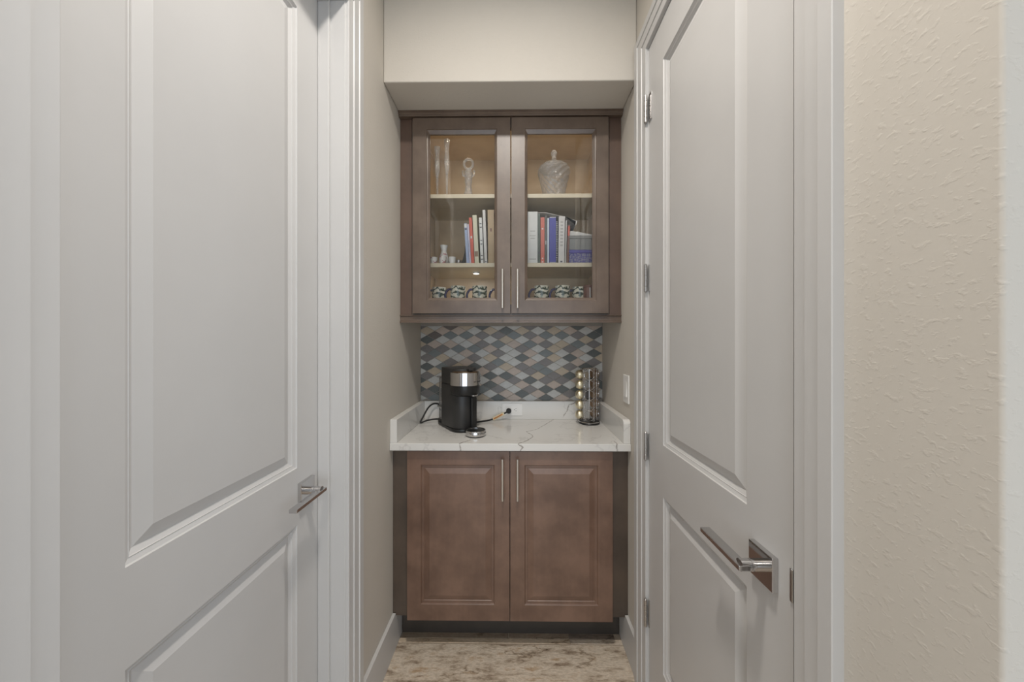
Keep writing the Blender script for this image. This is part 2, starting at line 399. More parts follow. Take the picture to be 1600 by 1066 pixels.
structure('wall_right', wr, 'greige textured wall on the right with switch and open corner edge')
# near end of the right wall with a rounded outside corner
pts = [(XR + .12, R0 - .02), (XR, R0 - .02)] + [(XR + .004 - .004 * math.cos(t * PI / 10), YE + .004 - .004 * math.sin(t * PI / 10)) for t in range(6)] + [(XR + .12, YE)]
prism('corner_end', 'wall', wr, pts, 'z', 0, ZC, smooth=True)
wb = structure('wall_back', box('wall_back', 'wall', None, (XL - .12, YB + .006, 0), (XR + .12, YB + .1, ZC)), 'alcove end wall with diamond mosaic tile above the counter')
structure('wall_soffit', box('wall_soffit', 'wall', None, (XL + .0005, YS_, ZS), (XR - .0005, YB + .004, ZC - .001), 0.004), 'boxed greige soffit above the glass door cabinet')
structure('wall_entry_left', box('wall_entry_left', 'wall', None, (-2.7, YE, 0), (XL - .12, YE + .12, ZC)), 'greige wall of the entry room left of the hall')
structure('wall_entry_right', box('wall_entry_right', 'wall', None, (XR + .12, YE, 0), (2.7, YE + .12, ZC)), 'greige wall of the entry room right of the hall')
structure('wall_room_left', box('wall_room_left', 'wall', None, (-2.8, -3.6, 0), (-2.7, YE + .12, ZC)), 'greige wall on the far left of the entry room')
structure('wall_room_right', boxes('wall_room_right', 'wall', None, [((2.7, -3.6, 0), (2.8, -3.0, ZC)), ((2.7, -.4, 0), (2.8, YE + .12, ZC)), ((2.7, -3.0, 0), (2.8, -.4, .5)), ((2.7, -3.0, 2.6), (2.8, -.4, ZC))]), 'greige wall on the far right of the entry room around a wide window')
structure('wall_room_rear', boxes('wall_room_rear', 'wall', None, [((-2.8, -3.6, 0), (-1.85, -3.5, ZC)), ((1.75, -3.6, 0), (2.8, -3.5, ZC)), ((-1.85, -3.6, 2.1), (1.75, -3.5, ZC))]), 'greige wall behind the camera around a wide glass door opening')
structure('ceiling', box('ceiling', 'ceiling', None, (-2.8, -3.6, ZC), (2.8, YB + .1, ZC + .1)), 'white ceiling above hall and entry room', 'ceiling')
# floor: joint bed plus wood-look planks
fl = structure('floor', box('floor', 'floorgrout', None, (-2.8, -3.6, -.06), (2.8, YB + .1, -.002)), 'wood look tile floor in front of the brown cabinet', 'floor')
def plank(x0, x1, y0, y1, mat):
    o = box('plank', mat, fl, (x0, y0, -.012), (x1, y1, 0.0), 0.0012, 1)
    return o
plank(XL + .02, -.0335 - .002, 1.5605, 1.61, 'plankbrown'); plank(-.0315, .241, 1.5605, 1.61, 'plankbrown'); plank(.243, .45, 1.5605, 1.61, 'plankdark')
plank(XL + .001, .245, 1.536, 1.5585, 'planklight'); plank(.247, XR - .001, 1.536, 1.5585, 'plank2')
y = 1.5325; i = 0
while y > 0.36:
    y0 = y - 0.20
    if i % 2 == 0: plank(XL + .001, XR - .001, y0, y - .0025, 'plank0' if i == 0 else 'plank3')
    else:
        plank(XL + .001, .12, y0, y - .0025, 'plank1'); plank(.1225, XR - .001, y0, y - .0025, 'plank2')
    y = y0; i += 1
ylast = y
for r in range(4):
    for q in range(5):
        xx = -2.69 + q * 1.08 - (0.5 if r % 2 else 0)
        plank(max(xx, -2.69), min(xx + 1.0775, 2.69), ylast - .2 * (r + 1), ylast - .2 * r - .0025, 'plank%d' % ((q + r) % 4))

# ---------------------------------------------------------------- baseboards
def baseboard(side):
    x0, x1 = (XL, XL + .0145) if side == 'left' else (XR - .0145, XR)
    y0 = 1.176 if side == 'left' else 1.378
    prof = [(y0, 0.0), (1.5870, 0.0), (1.5870, .1425), (1.5035, .1425), (1.5035, .157), (y0, .157)]
    o = prism('baseboard_' + side, 'trim', None, prof, 'x', x0 + .0002 if side == 'left' else x0, x1 if side == 'left' else x1 - .0002, 0.0015)
    structure('', o, 'white square-edged baseboard running to the cabinet on the %s wall' % side, 'baseboard')
baseboard('left'); baseboard('right')

# ---------------------------------------------------------------- door frames
def frame_loft(name, prof, path, parent, sgn, wallx):
    """prof: list of (s outward, t proud); path: list of functions giving (y,z) for an s"""
    bm = bmesh.new(); rings = []
    for fn in path:
        rings.append([bm.verts.new((wallx + sgn * t, *fn(s))) for s, t in prof])
    n = len(prof)
    for a, b in zip(rings, rings[1:]):
        for i in range(n): bm.faces.new((a[i], a[(i + 1) % n], b[(i + 1) % n], b[i]))
    bm.faces.new(rings[0]); bm.faces.new(rings[-1][::-1])
    return link(name, from_bm(bm, name), 'trim', parent)
CAS = [(0, 0.0), (0, .0085), (.0015, .0100), (.0290, .0108), (.0305, .0140), (.0610, .0148), (.0625, .0180), (.0885, .0180), (.090, .0165), (.090, 0.0)]
def door_frame(name, sgn, wallx, y0, y1, kn, kf, label):
    t = thing(name, (wallx, (y0 + y1) / 2, 0), label, 'door frame', kind='structure', world=True)
    rv = 0.004
    near = [lambda s: (y0 - rv - s * kn, 0.0), lambda s: (y0 - rv - s * kn, DZ + rv + s)]
    head = [lambda s: (y0 - rv - s * kn, DZ + rv + s), lambda s: (y1 + rv + s * kf, DZ + rv + s)]
    far = [lambda s: (y1 + rv + s * kf, DZ + rv + s), lambda s: (y1 + rv + s * kf, 0.0)]
    frame_loft('casing_leg', CAS, near, t, sgn, wallx); frame_loft('casing_leg', CAS, far, t, sgn, wallx); frame_loft('casing_head', CAS, head, t, sgn, wallx)
    xo = wallx - sgn * .12
    xa, xb = min(xo, wallx), max(xo, wallx)
    box('jamb', 'trim', t, (xa, y0 - .018, 0), (xb, y0, DZ), .001, 1); box('jamb', 'trim', t, (xa, y1, 0), (xb, y1 + .018, DZ), .001, 1)
    box('jamb_head', 'trim', t, (xa, y0 - .018, DZ), (xb, y1 + .018, DZ + .018))
    return t
f1 = door_frame('trim_1', 1, XL, L0, L1, 0.93, 1.0, 'white stepped casing and deep jamb around the left door')
f2 = door_frame('trim_2', -1, XR, R0, R1, 0.90, 1.12, 'white stepped casing around the right hinged door')
DX1 = -0.6260; DX2 = 0.4925
# stops of the left frame (this side of the door)
for (a, b) in (((DX1 + .0006, L0, 0), (DX1 + .036, L0 + .011, DZ - .011)), ((DX1 + .0006, L1 - .011, 0), (DX1 + .036, L1, DZ - .011)), ((DX1 + .0006, L0, DZ - .011), (DX1 + .036, L1, DZ))):
    box('stop', 'trim', f1, a, b, .002, 2)
for (a, b) in (((DX2 + .037, R0, 0), (DX2 + .07, R0 + .011, DZ)), ((DX2 + .037, R1 - .011, 0), (DX2 + .07, R1, DZ)), ((DX2 + .037, R0 + .011, DZ - .011), (DX2 + .07, R1 - .011, DZ))):
    box('stop', 'trim', f2, a, b, .002, 2)

# ---------------------------------------------------------------- moulded doors
def ring_face(bm, outer, inner):
    n = len(outer)
    for i in range(n): bm.faces.new((outer[i], outer[(i + 1) % n], inner[(i + 1) % n], inner[i]))
def panel_slab(bm, u0, u1, v0, v1, panels, prof, thick, mk):
    """slab face at depth 0 with moulded panels (u0,u1,v0,v1); prof: list (inset, depth). mk(u,v,d)->xyz"""
    us = sorted({u0, u1, *[p[0] for p in panels], *[p[1] for p in panels]}); vs = sorted({v0, v1, *[p[2] for p in panels], *[p[3] for p in panels]})
    cache = {}
    def vert(u, v, d):
        k = (round(u, 6), round(v, 6), round(d, 6))
        if k not in cache: cache[k] = bm.verts.new(mk(u, v, d))
        return cache[k]
    for a, b in zip(us, us[1:]):
        for c, d in zip(vs, vs[1:]):
            inside = any(p[0] <= a and b <= p[1] and p[2] <= c and d <= p[3] for p in panels)
            if not inside: bm.faces.new((vert(a, c, 0), vert(b, c, 0), vert(b, d, 0), vert(a, d, 0)))
    for p in panels:
        prev = [vert(p[0], p[2], 0), vert(p[1], p[2], 0), vert(p[1], p[3], 0), vert(p[0], p[3], 0)]
        for s, d in prof:
            cur = [vert(p[0] + s, p[2] + s, d), vert(p[1] - s, p[2] + s, d), vert(p[1] - s, p[3] - s, d), vert(p[0] + s, p[3] - s, d)]
            ring_face(bm, prev, cur); prev = cur
        bm.faces.new(prev)
    # sides and back
    def edge_run(pts):
        for a, b in zip(pts, pts[1:]):
            bm.faces.new((vert(*a, 0), vert(*b, 0), vert(*b, thick), vert(*a, thick)))
    bot = [(u, v0) for u in us]; top = [(u, v1) for u in us]; lf = [(u0, v) for v in vs]; rt = [(u1, v) for v in vs]
    edge_run(bot); edge_run(top); edge_run(lf); edge_run(rt)
    bm.faces.new([vert(*p, thick) for p in bot + rt[1:] + top[::-1][1:] + lf[::-1][1:-1]])
DPROF = [(.0015, .0035), (.0095, .0068), (.0108, .0060), (.0114, .0085), (.0200, .0135), (.0215, .0135), (.0455, .0050), (.0465, .0045)]
def door_slab(name, t, facex, sgn, y0, y1, panels):
    bm = bmesh.new()
    panel_slab(bm, y0, y1, .010, DZ - .004, panels, DPROF, .035, lambda u, v, d: (facex - sgn * d, u, v))
    return link(name, from_bm(bm, name), 'trim', t)
d1 = thing('door_1', (DX1 - .0175, (L0 + L1) / 2, 0), 'closed white two-panel door on the left with square lever handle', 'door', kind='structure', world=True)
door_slab('door_slab', d1, DX1, 1, L0 + .003, L1 - .003, [(.5416, .9732, .992, 2.312), (.5416, .9732, .24, .828)])
d2 = thing('door_2', (DX2 + .0175, (R0 + R1) / 2, 0), 'closed white two-panel door on the right with hinges facing the hall', 'door', kind='structure', world=True)
door_slab('door_slab', d2, DX2, -1, R0 + .0100, R1 - .004, [(.7355, 1.151, 1.007, 2.300), (.7355, 1.151, .24, .833)])
def lever(parent, facex, sgn, yc, zc, tipdir, mat='chrome'):
    """square rose, round neck, flat bar lever; sgn points into the hall; tipdir is the lever direction along y"""
    t = 0.0115; h = .033
    x0, x1 = sorted((facex, facex + sgn * t))
    r = box('rose', mat, parent, (x0, yc - h, zc - h), (x1, yc + h, zc + h), .0012, 2)
    n = bpy.data.meshes.new('neck'); bm = bmesh.new()
    mt = Matrix.Rotation(sgn * PI / 2, 4, 'Y')
    lathe_bm(bm, [(.0115, 0), (.0115, .020), (.0105, .0205), (.0105, .0215), (.0115, .022), (.0115, .040)], 20, (facex + sgn * t, yc, zc), mt)
    bm2 = from_bm(bm, 'neck'); o = link('neck', bm2, mat, parent); shade(o)
    xa = facex + sgn * .038; xb = facex + sgn * .060
    a, b = sorted((xa, xb)); ya, yb = sorted((yc - tipdir * .0125, yc + tipdir * .128))
    box('lever', mat, parent, (a, ya, zc - .0050), (b, yb, zc + .0050), .0010, 2)
lever(d1, DX1, 1, L1 - .076, .914, -1)
lever(d2, DX2, -1, R0 + .077, .9147, 1)
# hinges on the right door
for k, zc in enumerate((2.212, 1.588, .967, .351)):
    h = thing('hinge', (XR - .012, R1 - .002, zc), '', '')
    for q in ('label', 'category'): del h[q]
    h.parent = d2; h.matrix_parent_inverse = Matrix.Translation(-d2.location); 
    r = .0062
    for j in range(5):
        lathe('knuckle', 'hinge', h, [(r * .92, -.049 + j * .0198), (r, -.0485 + j * .0198), (r, -.0305 + j * .0198), (r * .92, -.030 + j * .0198)], 14, (0, -.001, 0))
    lathe('hinge_pin', 'hinge', h, [(.003, -.052), (.0045, -.050), (.0045, .051), (.003, .053)], 12, (0, -.001, 0))
    w = .026 if k == 0 else .006
    leaf = box('leaf', 'chrome' if k == 0 else 'hinge', h, (.0085, -.004 - w, -.0485), (.0128, -.004, .0485), .0005, 1)
# strike plate lip of the right door
box('strike_plate', 'hinge', d2, (DX2 - .0030, R0 + .0085, .891), (DX2 - .0004, R0 + .0150, .950), .0008, 1)

# ---------------------------------------------------------------- mosaic tiles on the end wall
Y_T = YB
COLS = {-1: 'MWTWWWDDW', 0: 'WTDMMDMTM', 1: 'WBPGWTWDG', 2: 'DPWMTGWTD', 3: 'BGPWMTWGM', 4: 'TPWGWTDWP', 5: 'TGWPPWDTG', 6: 'MWPGMDWPD',
        7: 'DMMWWPWGT', 8: 'WTWPTMDDW', 9: 'WMGMGWPMD', 10: 'BDTWWTDWP', 11: 'WGPWWPMWP', 12: 'BTWMDMWPD', 13: 'MMGPPMDMW', 14: 'TWPWWGTWP',
        15: 'MGMGMGMDD', 16: 'BTWTTWMPW', 17: 'WGTWWTMDP', 18: 'TPWMDMDWM', 19: 'DMGPPWPDW', 20: 'WWTWWDTWM', 21: 'PDMDMWDPM', 22: 'TDWTTWMDW'}
PXM = 1.95 / 535.0
CP = 12.42 * PXM; RP = 14.0 * PXM
xc0 = -.5432 + (667.1 - 657.4) * PXM
zc_of = lambda py: H + (533 - py) * PXM * 1.0027
Z0T, Z1T = 1.012, 1.4405
box('grout_bed', 'grout', wb, (XL + .0005, Y_T - .0016, Z0T), (XR - .0005, Y_T + .006, Z1T + .03))
def clip(poly, x0, x1, z0, z1):
    def cut(P, ins, inter):
        out = []
        for i in range(len(P)):
            a, b = P[i - 1], P[i]
            if ins(b):
                if not ins(a): out.append(inter(a, b))
                out.append(b)
            elif ins(a): out.append(inter(a, b))
        return out
    def ix(v): return lambda a, b: (v, a[1] + (b[1] - a[1]) * (v - a[0]) / (b[0] - a[0]))
    def iz(v): return lambda a, b: (a[0] + (b[0] - a[0]) * (v - a[1]) / (b[1] - a[1]), v)
    for ins, inter in ((lambda p: p[0] >= x0, ix(x0)), (lambda p: p[0] <= x1, ix(x1)), (lambda p: p[1] >= z0, iz(z0)), (lambda p: p[1] <= z1, iz(z1))):
        poly = cut(poly, ins, inter)
        if len(poly) < 3: return []
    return poly
def tile_mesh(poly):
    cx = sum(p[0] for p in poly) / len(poly); cz = sum(p[1] for p in poly) / len(poly)
    bm = bmesh.new(); n = len(poly)
    def ring(y, k): return [bm.verts.new((cx + (p[0] - cx) * k, y, cz + (p[1] - cz) * k)) for p in poly]
    a = ring(0.004, 1); b = ring(-0.0012, 1); c = ring(-0.0022, 0.965)
    ring_face(bm, a, b); ring_face(bm, b, c); bm.faces.new(c)
    return from_bm(bm, 'tile')
full = {}
g = 0.0017
for k, seq in COLS.items():
    for n, ch in enumerate(seq):
        py = (503.1 if k % 2 == 0 else 510.1) + 14.0 * n
        if k == -1 or k % 2 == 1: py = 510.1 + 14.0 * n
        cx = xc0 + CP * k; cz = zc_of(py)
        hw, hh = CP - g * 1.15, RP / 2 - g * 0.66
        rh = [(-hw, 0), (0, -hh), (hw, 0), (0, hh)]
        P = clip([(cx + a, cz + b) for a, b in rh], XL + .001, XR - .001, Z0T, Z1T)
        if len(P) < 3: continue
        area_ = abs(sum(P[i - 1][0] * P[i][1] - P[i][0] * P[i - 1][1] for i in range(len(P)))) / 2
        if area_ < 5e-5: continue
        mat = M['tile' + ch]
        if len(P) == 4 and area_ > 1.98 * hw * hh:
            if ch not in full:
                me = tile_mesh(rh); me.materials.append(mat); full[ch] = me
            o = bpy.data.objects.new('tile', full[ch]); C.objects.link(o); o.location = (cx, Y_T - .0012, cz); o.parent = wb
        else:
            me = tile_mesh([(p[0] - cx, p[1] - cz) for p in P]); me.materials.append(mat)
            o = bpy.data.objects.new('tile', me); C.objects.link(o); o.location = (cx, Y_T - .0012, cz); o.parent = wb

# ---------------------------------------------------------------- base cabinet
bc = thing('base_cabinet', (-.0257, 1.72, 0), 'brown stained base cabinet with two raised-panel doors under the quartz counter', 'cabinet', world=True)
YBF = 1.5055
boxes('carcass', 'filler', bc, [((-.49, YBF + .001, .1445), (-.455, YBF + .019, .883)), ((.405, YBF + .001, .1445), (.44, YBF + .019, .883)), ((-.455, YBF + .001, .845), (.405, YBF + .019, .883)), ((-.455, YBF + .001, .1445), (.405, YBF + .019, .18)), ((-.49, YBF + .02, .1445), (-.472, YB - .002, .883)), ((.422, YBF + .02, .1445), (.44, YB - .002, .883)), ((-.472, YBF + .02, .1445), (.422, YB - .002, .162))])
box('filler_strip', 'filler', bc, (XL + .0008, YBF, .1445), (-.4695, YBF + .018, .8835), .0008, 1)
box('filler_strip', 'filler', bc, (.4175, YBF, .1445), (XR - .0008, YBF + .018, .8835), .0008, 1)
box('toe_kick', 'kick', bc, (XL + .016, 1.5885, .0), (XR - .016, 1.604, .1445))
CPROF = [(.003, .0025), (.0045, .0065), (.0135, .0065), (.015, .0085), (.0165, .0085), (.038, .0015), (.039, .001)]
def cab_door(parent, x0, x1, z0, z1, yf, panel, hx, hz0, hz1, glass=None):
    d = None
    bm = bmesh.new()
    if glass is None:
        panel_slab(bm, x0, x1, z0, z1, [panel], CPROF, .0195, lambda u, v, dd: (u, yf + dd, v))
        d = link('door', from_bm(bm, 'door'), 'wood', parent)
    else:
        o0, o1, q0, q1 = panel; g0, g1, h0, h1 = glass
        def ring(a, b, c, e, y): return [bm.verts.new(p) for p in ((a, y, c), (b, y, c), (b, y, e), (a, y, e))]
        R = [ring(x0, x1, z0, z1, yf + .0195), ring(x0, x1, z0, z1, yf), ring(o0, o1, q0, q1, yf), ring(o0 + .002, o1 - .002, q0 + .002, q1 - .002, yf + .0035),
             ring(o0 + .005, o1 - .005, q0 + .005, q1 - .005, yf + .0045), ring(g0, g1, h0, h1, yf + .0105), ring(g0, g1, h0, h1, yf + .0195)]
        for a, b in zip(R, R[1:] + R[:1]): ring_face(bm, a, b)
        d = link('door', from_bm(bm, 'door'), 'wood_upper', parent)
        box('glass_pane', 'glass', d, (g0 - .006, yf + .0125, h0 - .006), (g1 + .006, yf + .0155, h1 + .006))
    bpy.context.view_layer.update()
    # bar pull
    bm = bmesh.new(); r = .0055
    tube_bm(bm, [(hx, yf - .031, hz0), (hx, yf - .031, hz1)], r, 14)
    for zz in (hz0 + .024, hz1 - .024): tube_bm(bm, [(hx, yf + .0005, zz), (hx, yf - .030, zz)], .0042, 10)
    h = link('handle', from_bm(bm, 'handle'), 'nickel', d); shade(h, 50)
    return d
YD = 1.486
cab_door(bc, -.4735, -.0272, .1395, .8765, YD, (-.4150, -.0923, .2090, .8172), -.0571, .6756, .8529)
cab_door(bc, -.0240, .4192, .1395, .8765, YD, (.0372, .3573, .2090, .8172), .0073, .6756, .8529)

# ---------------------------------------------------------------- countertop
ct = thing('countertop', (-.0257, 1.70, .9), 'white quartz countertop with grey veins and low splash on three sides', 'countertop', world=True)
TOP = .9166
box('slab', 'quartz', ct, (XL + .001, 1.463, .885), (XR - .001, YB - .001, TOP), .002, 2)
box('back_splash', 'quartz', ct, (XL + .001, 1.922, TOP + .0001), (XR - .001, YB - .0042, 1.0177), .0015, 2)
box('side_splash', 'quartz', ct, (XL + .001, 1.468, TOP + .0001), (XL + .031, 1.9215, 1.0177), .0015, 2)
rr = .022
pr = [(1.9215, TOP + .0001), (1.9215, 1.0177)] + [(1.468 + rr - rr * math.sin(t * PI / 12), 1.0177 - rr + rr * math.cos(t * PI / 12)) for t in range(7)] + [(1.468, TOP + .0001)]
prism('side_splash', 'quartz', ct, pr, 'x', XR - .031, XR - .001, .0012)

# ---------------------------------------------------------------- upper cabinet
uc = thing('wall_cabinet', (-.0257, 1.78, 1.441), 'brown stained wall cabinet with two glass doors and crown above the tiles', 'cabinet', world=True)
YU = 1.602; YUB = YB - .004
ZU0, ZU1 = 1.479, 2.400
boxes('face_frame', 'filler', uc, [((-.488, YU + .001, ZU0), (-.440, YU + .019, ZU1)), ((.389, YU + .001, ZU0), (.436, YU + .019, ZU1)),
                                 ((-.440, YU + .001, ZU0), (.389, YU + .019, 1.528)), ((-.440, YU + .001, 2.352), (.389, YU + .019, ZU1))])
box('filler_strip', 'wood_strip', uc, (XL + .0008, YU, ZU0), (-.4885, YU + .018, ZU1), .0008, 1)
box('filler_strip', 'wood_strip', uc, (.4365, YU, ZU0), (XR - .0008, YU + .018, ZU1), .0008, 1)
boxes('carcass', 'maple', uc, [((-.474, YU + .0195, ZU0), (-.459, YUB, ZU1)), ((.407, YU + .0195, ZU0), (.422, YUB, ZU1)), ((-.459, YU + .0195, 1.512), (.407, YUB, 1.530)),
                               ((-.459, YU + .0195, 2.380), (.407, YUB, ZU1)), ((-.459, YUB - .008, 1.530), (.407, YUB, 2.380))])
box('shelf', 'shelf', uc, (-.4585, 1.632, 2.0385), (.4065, YUB - .009, 2.058), .001, 1)
box('shelf', 'shelf', uc, (-.4585, 1.632, 1.7090), (.4065, YUB - .009, 1.7286), .001, 1)
cr = [(YU + .018, 2.4005), (YU - .002, 2.4005), (YU - .002, 2.3955), (YU - .024, 2.3955), (YU - .026, 2.398), (YU - .026, 2.403), (YU - .031, 2.407), (YU - .031, 2.411), (YU - .035, 2.412), (YU - .035, 2.4165), (YU + .018, 2.4165)]
prism('crown', 'wood_h', uc, cr, 'x', XL + .0008, XR - .0008)
rl = [(YU + .014, ZU0 - .0005), (YU - .007, ZU0 - .0005), (YU - .007, 1.474), (YU - .001, 1.4715), (YU - .001, 1.4505), (YU - .007, 1.448), (YU - .007, 1.441), (YU + .014, 1.441)]
prism('light_rail', 'wood_h', uc, rl, 'x', XL + .0008, XR - .0008)
YDU = 1.582
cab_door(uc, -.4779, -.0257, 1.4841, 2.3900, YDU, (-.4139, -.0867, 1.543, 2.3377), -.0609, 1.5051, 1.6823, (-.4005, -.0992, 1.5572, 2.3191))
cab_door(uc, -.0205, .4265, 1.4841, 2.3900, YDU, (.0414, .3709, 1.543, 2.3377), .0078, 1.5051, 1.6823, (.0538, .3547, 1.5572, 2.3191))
bpy.context.view_layer.update()
# small round light under the lower shelf
pk = thing('puck_light', (-.204, 1.763, 1.7088), 'small round light glowing under the lower shelf behind the left glass door', 'light')
lathe('housing', 'plate', pk, [(.0185, 0), (.0185, -.004), (.016, -.006)], 20)
lathe('diffuser', 'led', pk, [(.0145, -.0058), (.0145, -.0068)], 20)
area('puck_lamp', (-.204, 1.763, 1.7015), (0, 0, 0), .026, .026, .22, (0.93, 0.96, 1.0), 'DISK')
# added warm lights without fixtures, hidden behind the top rail of the cabinet
for lx in (-.25, .20): area('added_cabinet_glow', (lx, 1.650, 2.374), (0, 0, 0), .05, .02, .27, (1.0, 0.84, 0.64))

# ---------------------------------------------------------------- crystal on the top shelf
ZT = 2.0585
def flute(x, y, h, label):
    t = thing('crystal_flute', (x, y, ZT), label, 'flute', 'crystal flutes on the top shelf')
    s = h / .28
    lathe('foot', 'crystal', t, [(.026, 0), (.026, .003), (.008, .008), (.005, .016)], 16)
    lathe('stem', 'crystal', t, [(.004, .016), (.0045, .05 * s), (.006, .09 * s), (.0055, .115 * s)], 10)
    facet('bowl', 'crystal', t, [(.0055, .115 * s), (.0105, .145 * s), (.0125, .18 * s), (.0085, .225 * s), (.0115, .25 * s), (.0145, .28 * s), (.010, .281 * s)], 10, .08)
flute(-.386, 1.68, .250, 'shorter crystal flute at the far left of the top shelf')
flute(-.338, 1.675, .283, 'taller crystal flute beside the shorter one on the top shelf')
t = thing('crystal_decanter', (-.234, 1.69, ZT), 'crystal figure with a ring-shaped top on the top shelf', 'decanter')
facet('body', 'crystal', t, [(.036, 0), (.034, .006), (.021, .025), (.016, .045), (.015, .065), (.017, .085), (.019, .105), (.022, .125), (.016, .138), (.010, .148)], 12, .05)
tubes('ring_top', 'crystal', t, [[(.022 * math.cos(a * PI / 14), 0, .172 + .024 * math.sin(a * PI / 14)) for a in range(28)]], .0062, 8, True)
for s in (-1, 1): tubes('ear', 'crystal', t, [[(s * .016, 0, .11), (s * .028, 0, .118), (s * .030, 0, .134), (s * .024, 0, .140)]], .0045, 6)
t = thing('crystal_jar', (.192, 1.725, ZT), 'wide cut crystal jar with knobbed lid on the top shelf', 'jar')
facet('bowl', 'crystal', t, [(.046, 0), (.051, .006), (.053, .024), (.056, .042), (.060, .060), (.064, .078), (.069, .098), (.074, .118), (.079, .136), (.080, .150), (.076, .1605)], 26, .035)
ld = facet('lid', 'crystal', t, [(.076, .161), (.069, .172), (.048, .184), (.024, .192), (.011, .197)], 22, .03)
lathe('knob', 'crystal', ld, [(.010, .197), (.007, .206), (.013, .214), (.009, .222), (.014, .232), (.016, .244), (.010, .254), (.002, .257)], 12)

# ---------------------------------------------------------------- books on the lower shelf
ZB = 1.7288
def bx(px, Y=1.655): return (px - 806) * Y / 535.0
def hz(py, Y=1.655): return H + (533 - py) * Y / 535.0 - ZB
def book(name, px0, px1, pytop, mat, label, lean=0.0, depth=.17, y=1.655, marks=(), grp='books on the left of the lower shelf', base=None):
    x0, x1 = bx(px0, y), bx(px1, y); w = x1 - x0 - .0006; h = hz(pytop, y)
    t = thing(name, ((x0 + x1) / 2, y, ZB), label, 'book', grp)
    t.rotation_euler = (0, -math.radians(lean), 0)
    up = abs(math.sin(math.radians(lean))) * w / 2
    t.location.z += up + .0003
    c = .0012
    boxes('cover', mat, t, [((-w / 2, 0, 0), (-w / 2 + c, depth, h)), ((w / 2 - c, 0, 0), (w / 2, depth, h)), ((-w / 2 + c, 0, 0), (w / 2 - c, .0018, h))])
    box('page_block', 'b_page', t, (-w / 2 + c, .0018, .002), (w / 2 - c, depth - .004, h - .003))
    for (z0, z1, mm, frac) in marks:
        box('spine_mark', mm, t, (-w / 2 * frac, -.0004, h * z0), (w / 2 * frac, .0002, h * z1))
    return t
LB = 'books on the left of the lower shelf'
book('book', 728.7, 733.2, 349, 'b_lightblue', 'thin light blue book leaning at the bookend end of the row', 3.4, .15, marks=((.84, .88, 'b_ink', .7), (.9, .99, 'b_white', .9)))
book('book', 733.5, 736.2, 350, 'b_lilac', 'very thin lilac book between the light blue and red books', 3.4, .15, marks=((.3, .6, 'b_lightblue', .5),))
book('book', 736.4, 741.2, 340, 'b_red', 'thin coral red book leaning beside the cream book', 3.2, .16, marks=((.55, .60, 'b_white', .5),))
book('book', 741.8, 748.4, 336, 'b_cream', 'cream book with a brown block near the foot of its spine', 2.8, .17, marks=((.15, .26, 'b_label', .8),))
book('book', 751.0, 755.6, 340, 'b_white', 'white book with pairs of dark bars along its spine', 2.2, .16, marks=((.86, .875, 'b_ink', .7), (.78, .80, 'b_ink', .7), (.50, .515, 'b_ink', .7), (.42, .44, 'b_ink', .7), (.17, .185, 'b_ink', .7), (.09, .11, 'b_ink', .7)))
book('book', 757.0, 761.4, 328, 'b_pale', 'tall thin off-white book next to the thick tan book', 2.2, .18, marks=((.03, .05, 'b_ink', .5),))
book('book', 762.6, 772.6, 328, 'b_tan', 'thick tall tan book at the centre end of the left row', .6, .20, marks=((.60, .66, 'b_brown', .25),))
RB = 'books on the right of the lower shelf'
book('book', 824.4, 840.0, 331, 'b_white', 'very thick white book at the centre end of the right row', 0, .20, marks=((.62, .635, 'b_grey', .5), (.53, .545, 'b_grey', .6), (.48, .495, 'b_grey', .45), (.08, .10, 'b_grey', .7)), grp=RB)
book('book', 840.3, 844.2, 334, 'b_green', 'dark green thin book beside the very thick white book', 0, .18, marks=((.20, .24, 'b_ink', .8),), grp=RB)
book('book', 844.6, 850.8, 340, 'b_pink', 'coral red book with small white marks between two dark books', 0, .17, marks=((.74, .77, 'b_white', .4), (.10, .13, 'b_white', .3), (.03, .05, 'b_white', .4)), grp=RB)
book('book', 851.0, 854.6, 337.5, 'b_dark', 'dark grey thin book right of the coral red book', 0, .17, marks=((.40, .48, 'b_grey', .5),), grp=RB)
book('book', 855.0, 858.0, 341, 'b_paleblue', 'pale blue thin book left of the royal blue notebook', 0, .17, grp=RB)
nb = book('spiral_notebook', 858.4, 868.6, 339.5, 'b_blue', 'royal blue spiral-bound notebook with white coil', 0, .19, marks=((.985, .998, 'b_white', .95), (.0, .035, 'b_grey', .95)), grp=RB)
wn = bx(868.6) - bx(858.4); hn = hz(339.5)
bm = bmesh.new()
for q in range(24):
    z = .006 + q * (hn - .02) / 24
    tube_bm(bm, [(wn / 2 + .0045 + .0042 * math.cos(a * PI / 5), .006 + .0042 * math.sin(a * PI / 5), z) for a in range(10)], .0011, 5, True)
co = link('coil', from_bm(bm, 'coil'), 'b_white', nb)
wt = book('book', 872.2, 881.6, 338.5, 'b_pale', 'cream white book with faint lettering down the spine right of the coil', -.8, .18,
     marks=tuple((z, z + .035, 'b_grey', .45) for z in (.86, .79, .72, .65, .58, .51, .44, .37)) + ((.03, .06, 'b_ink', .35),), grp=RB)
book('book', 882.2, 884.6, 345, 'b_grey', 'thin pale grey book right of the cream white lettered book', -1.2, .16, grp=RB)
book('book', 884.9, 888.4, 352, 'b_brown', 'reddish brown book leaning against the stacked boxes', -2.2, .16, marks=((.72, .97, 'b_red', .9),), grp=RB)
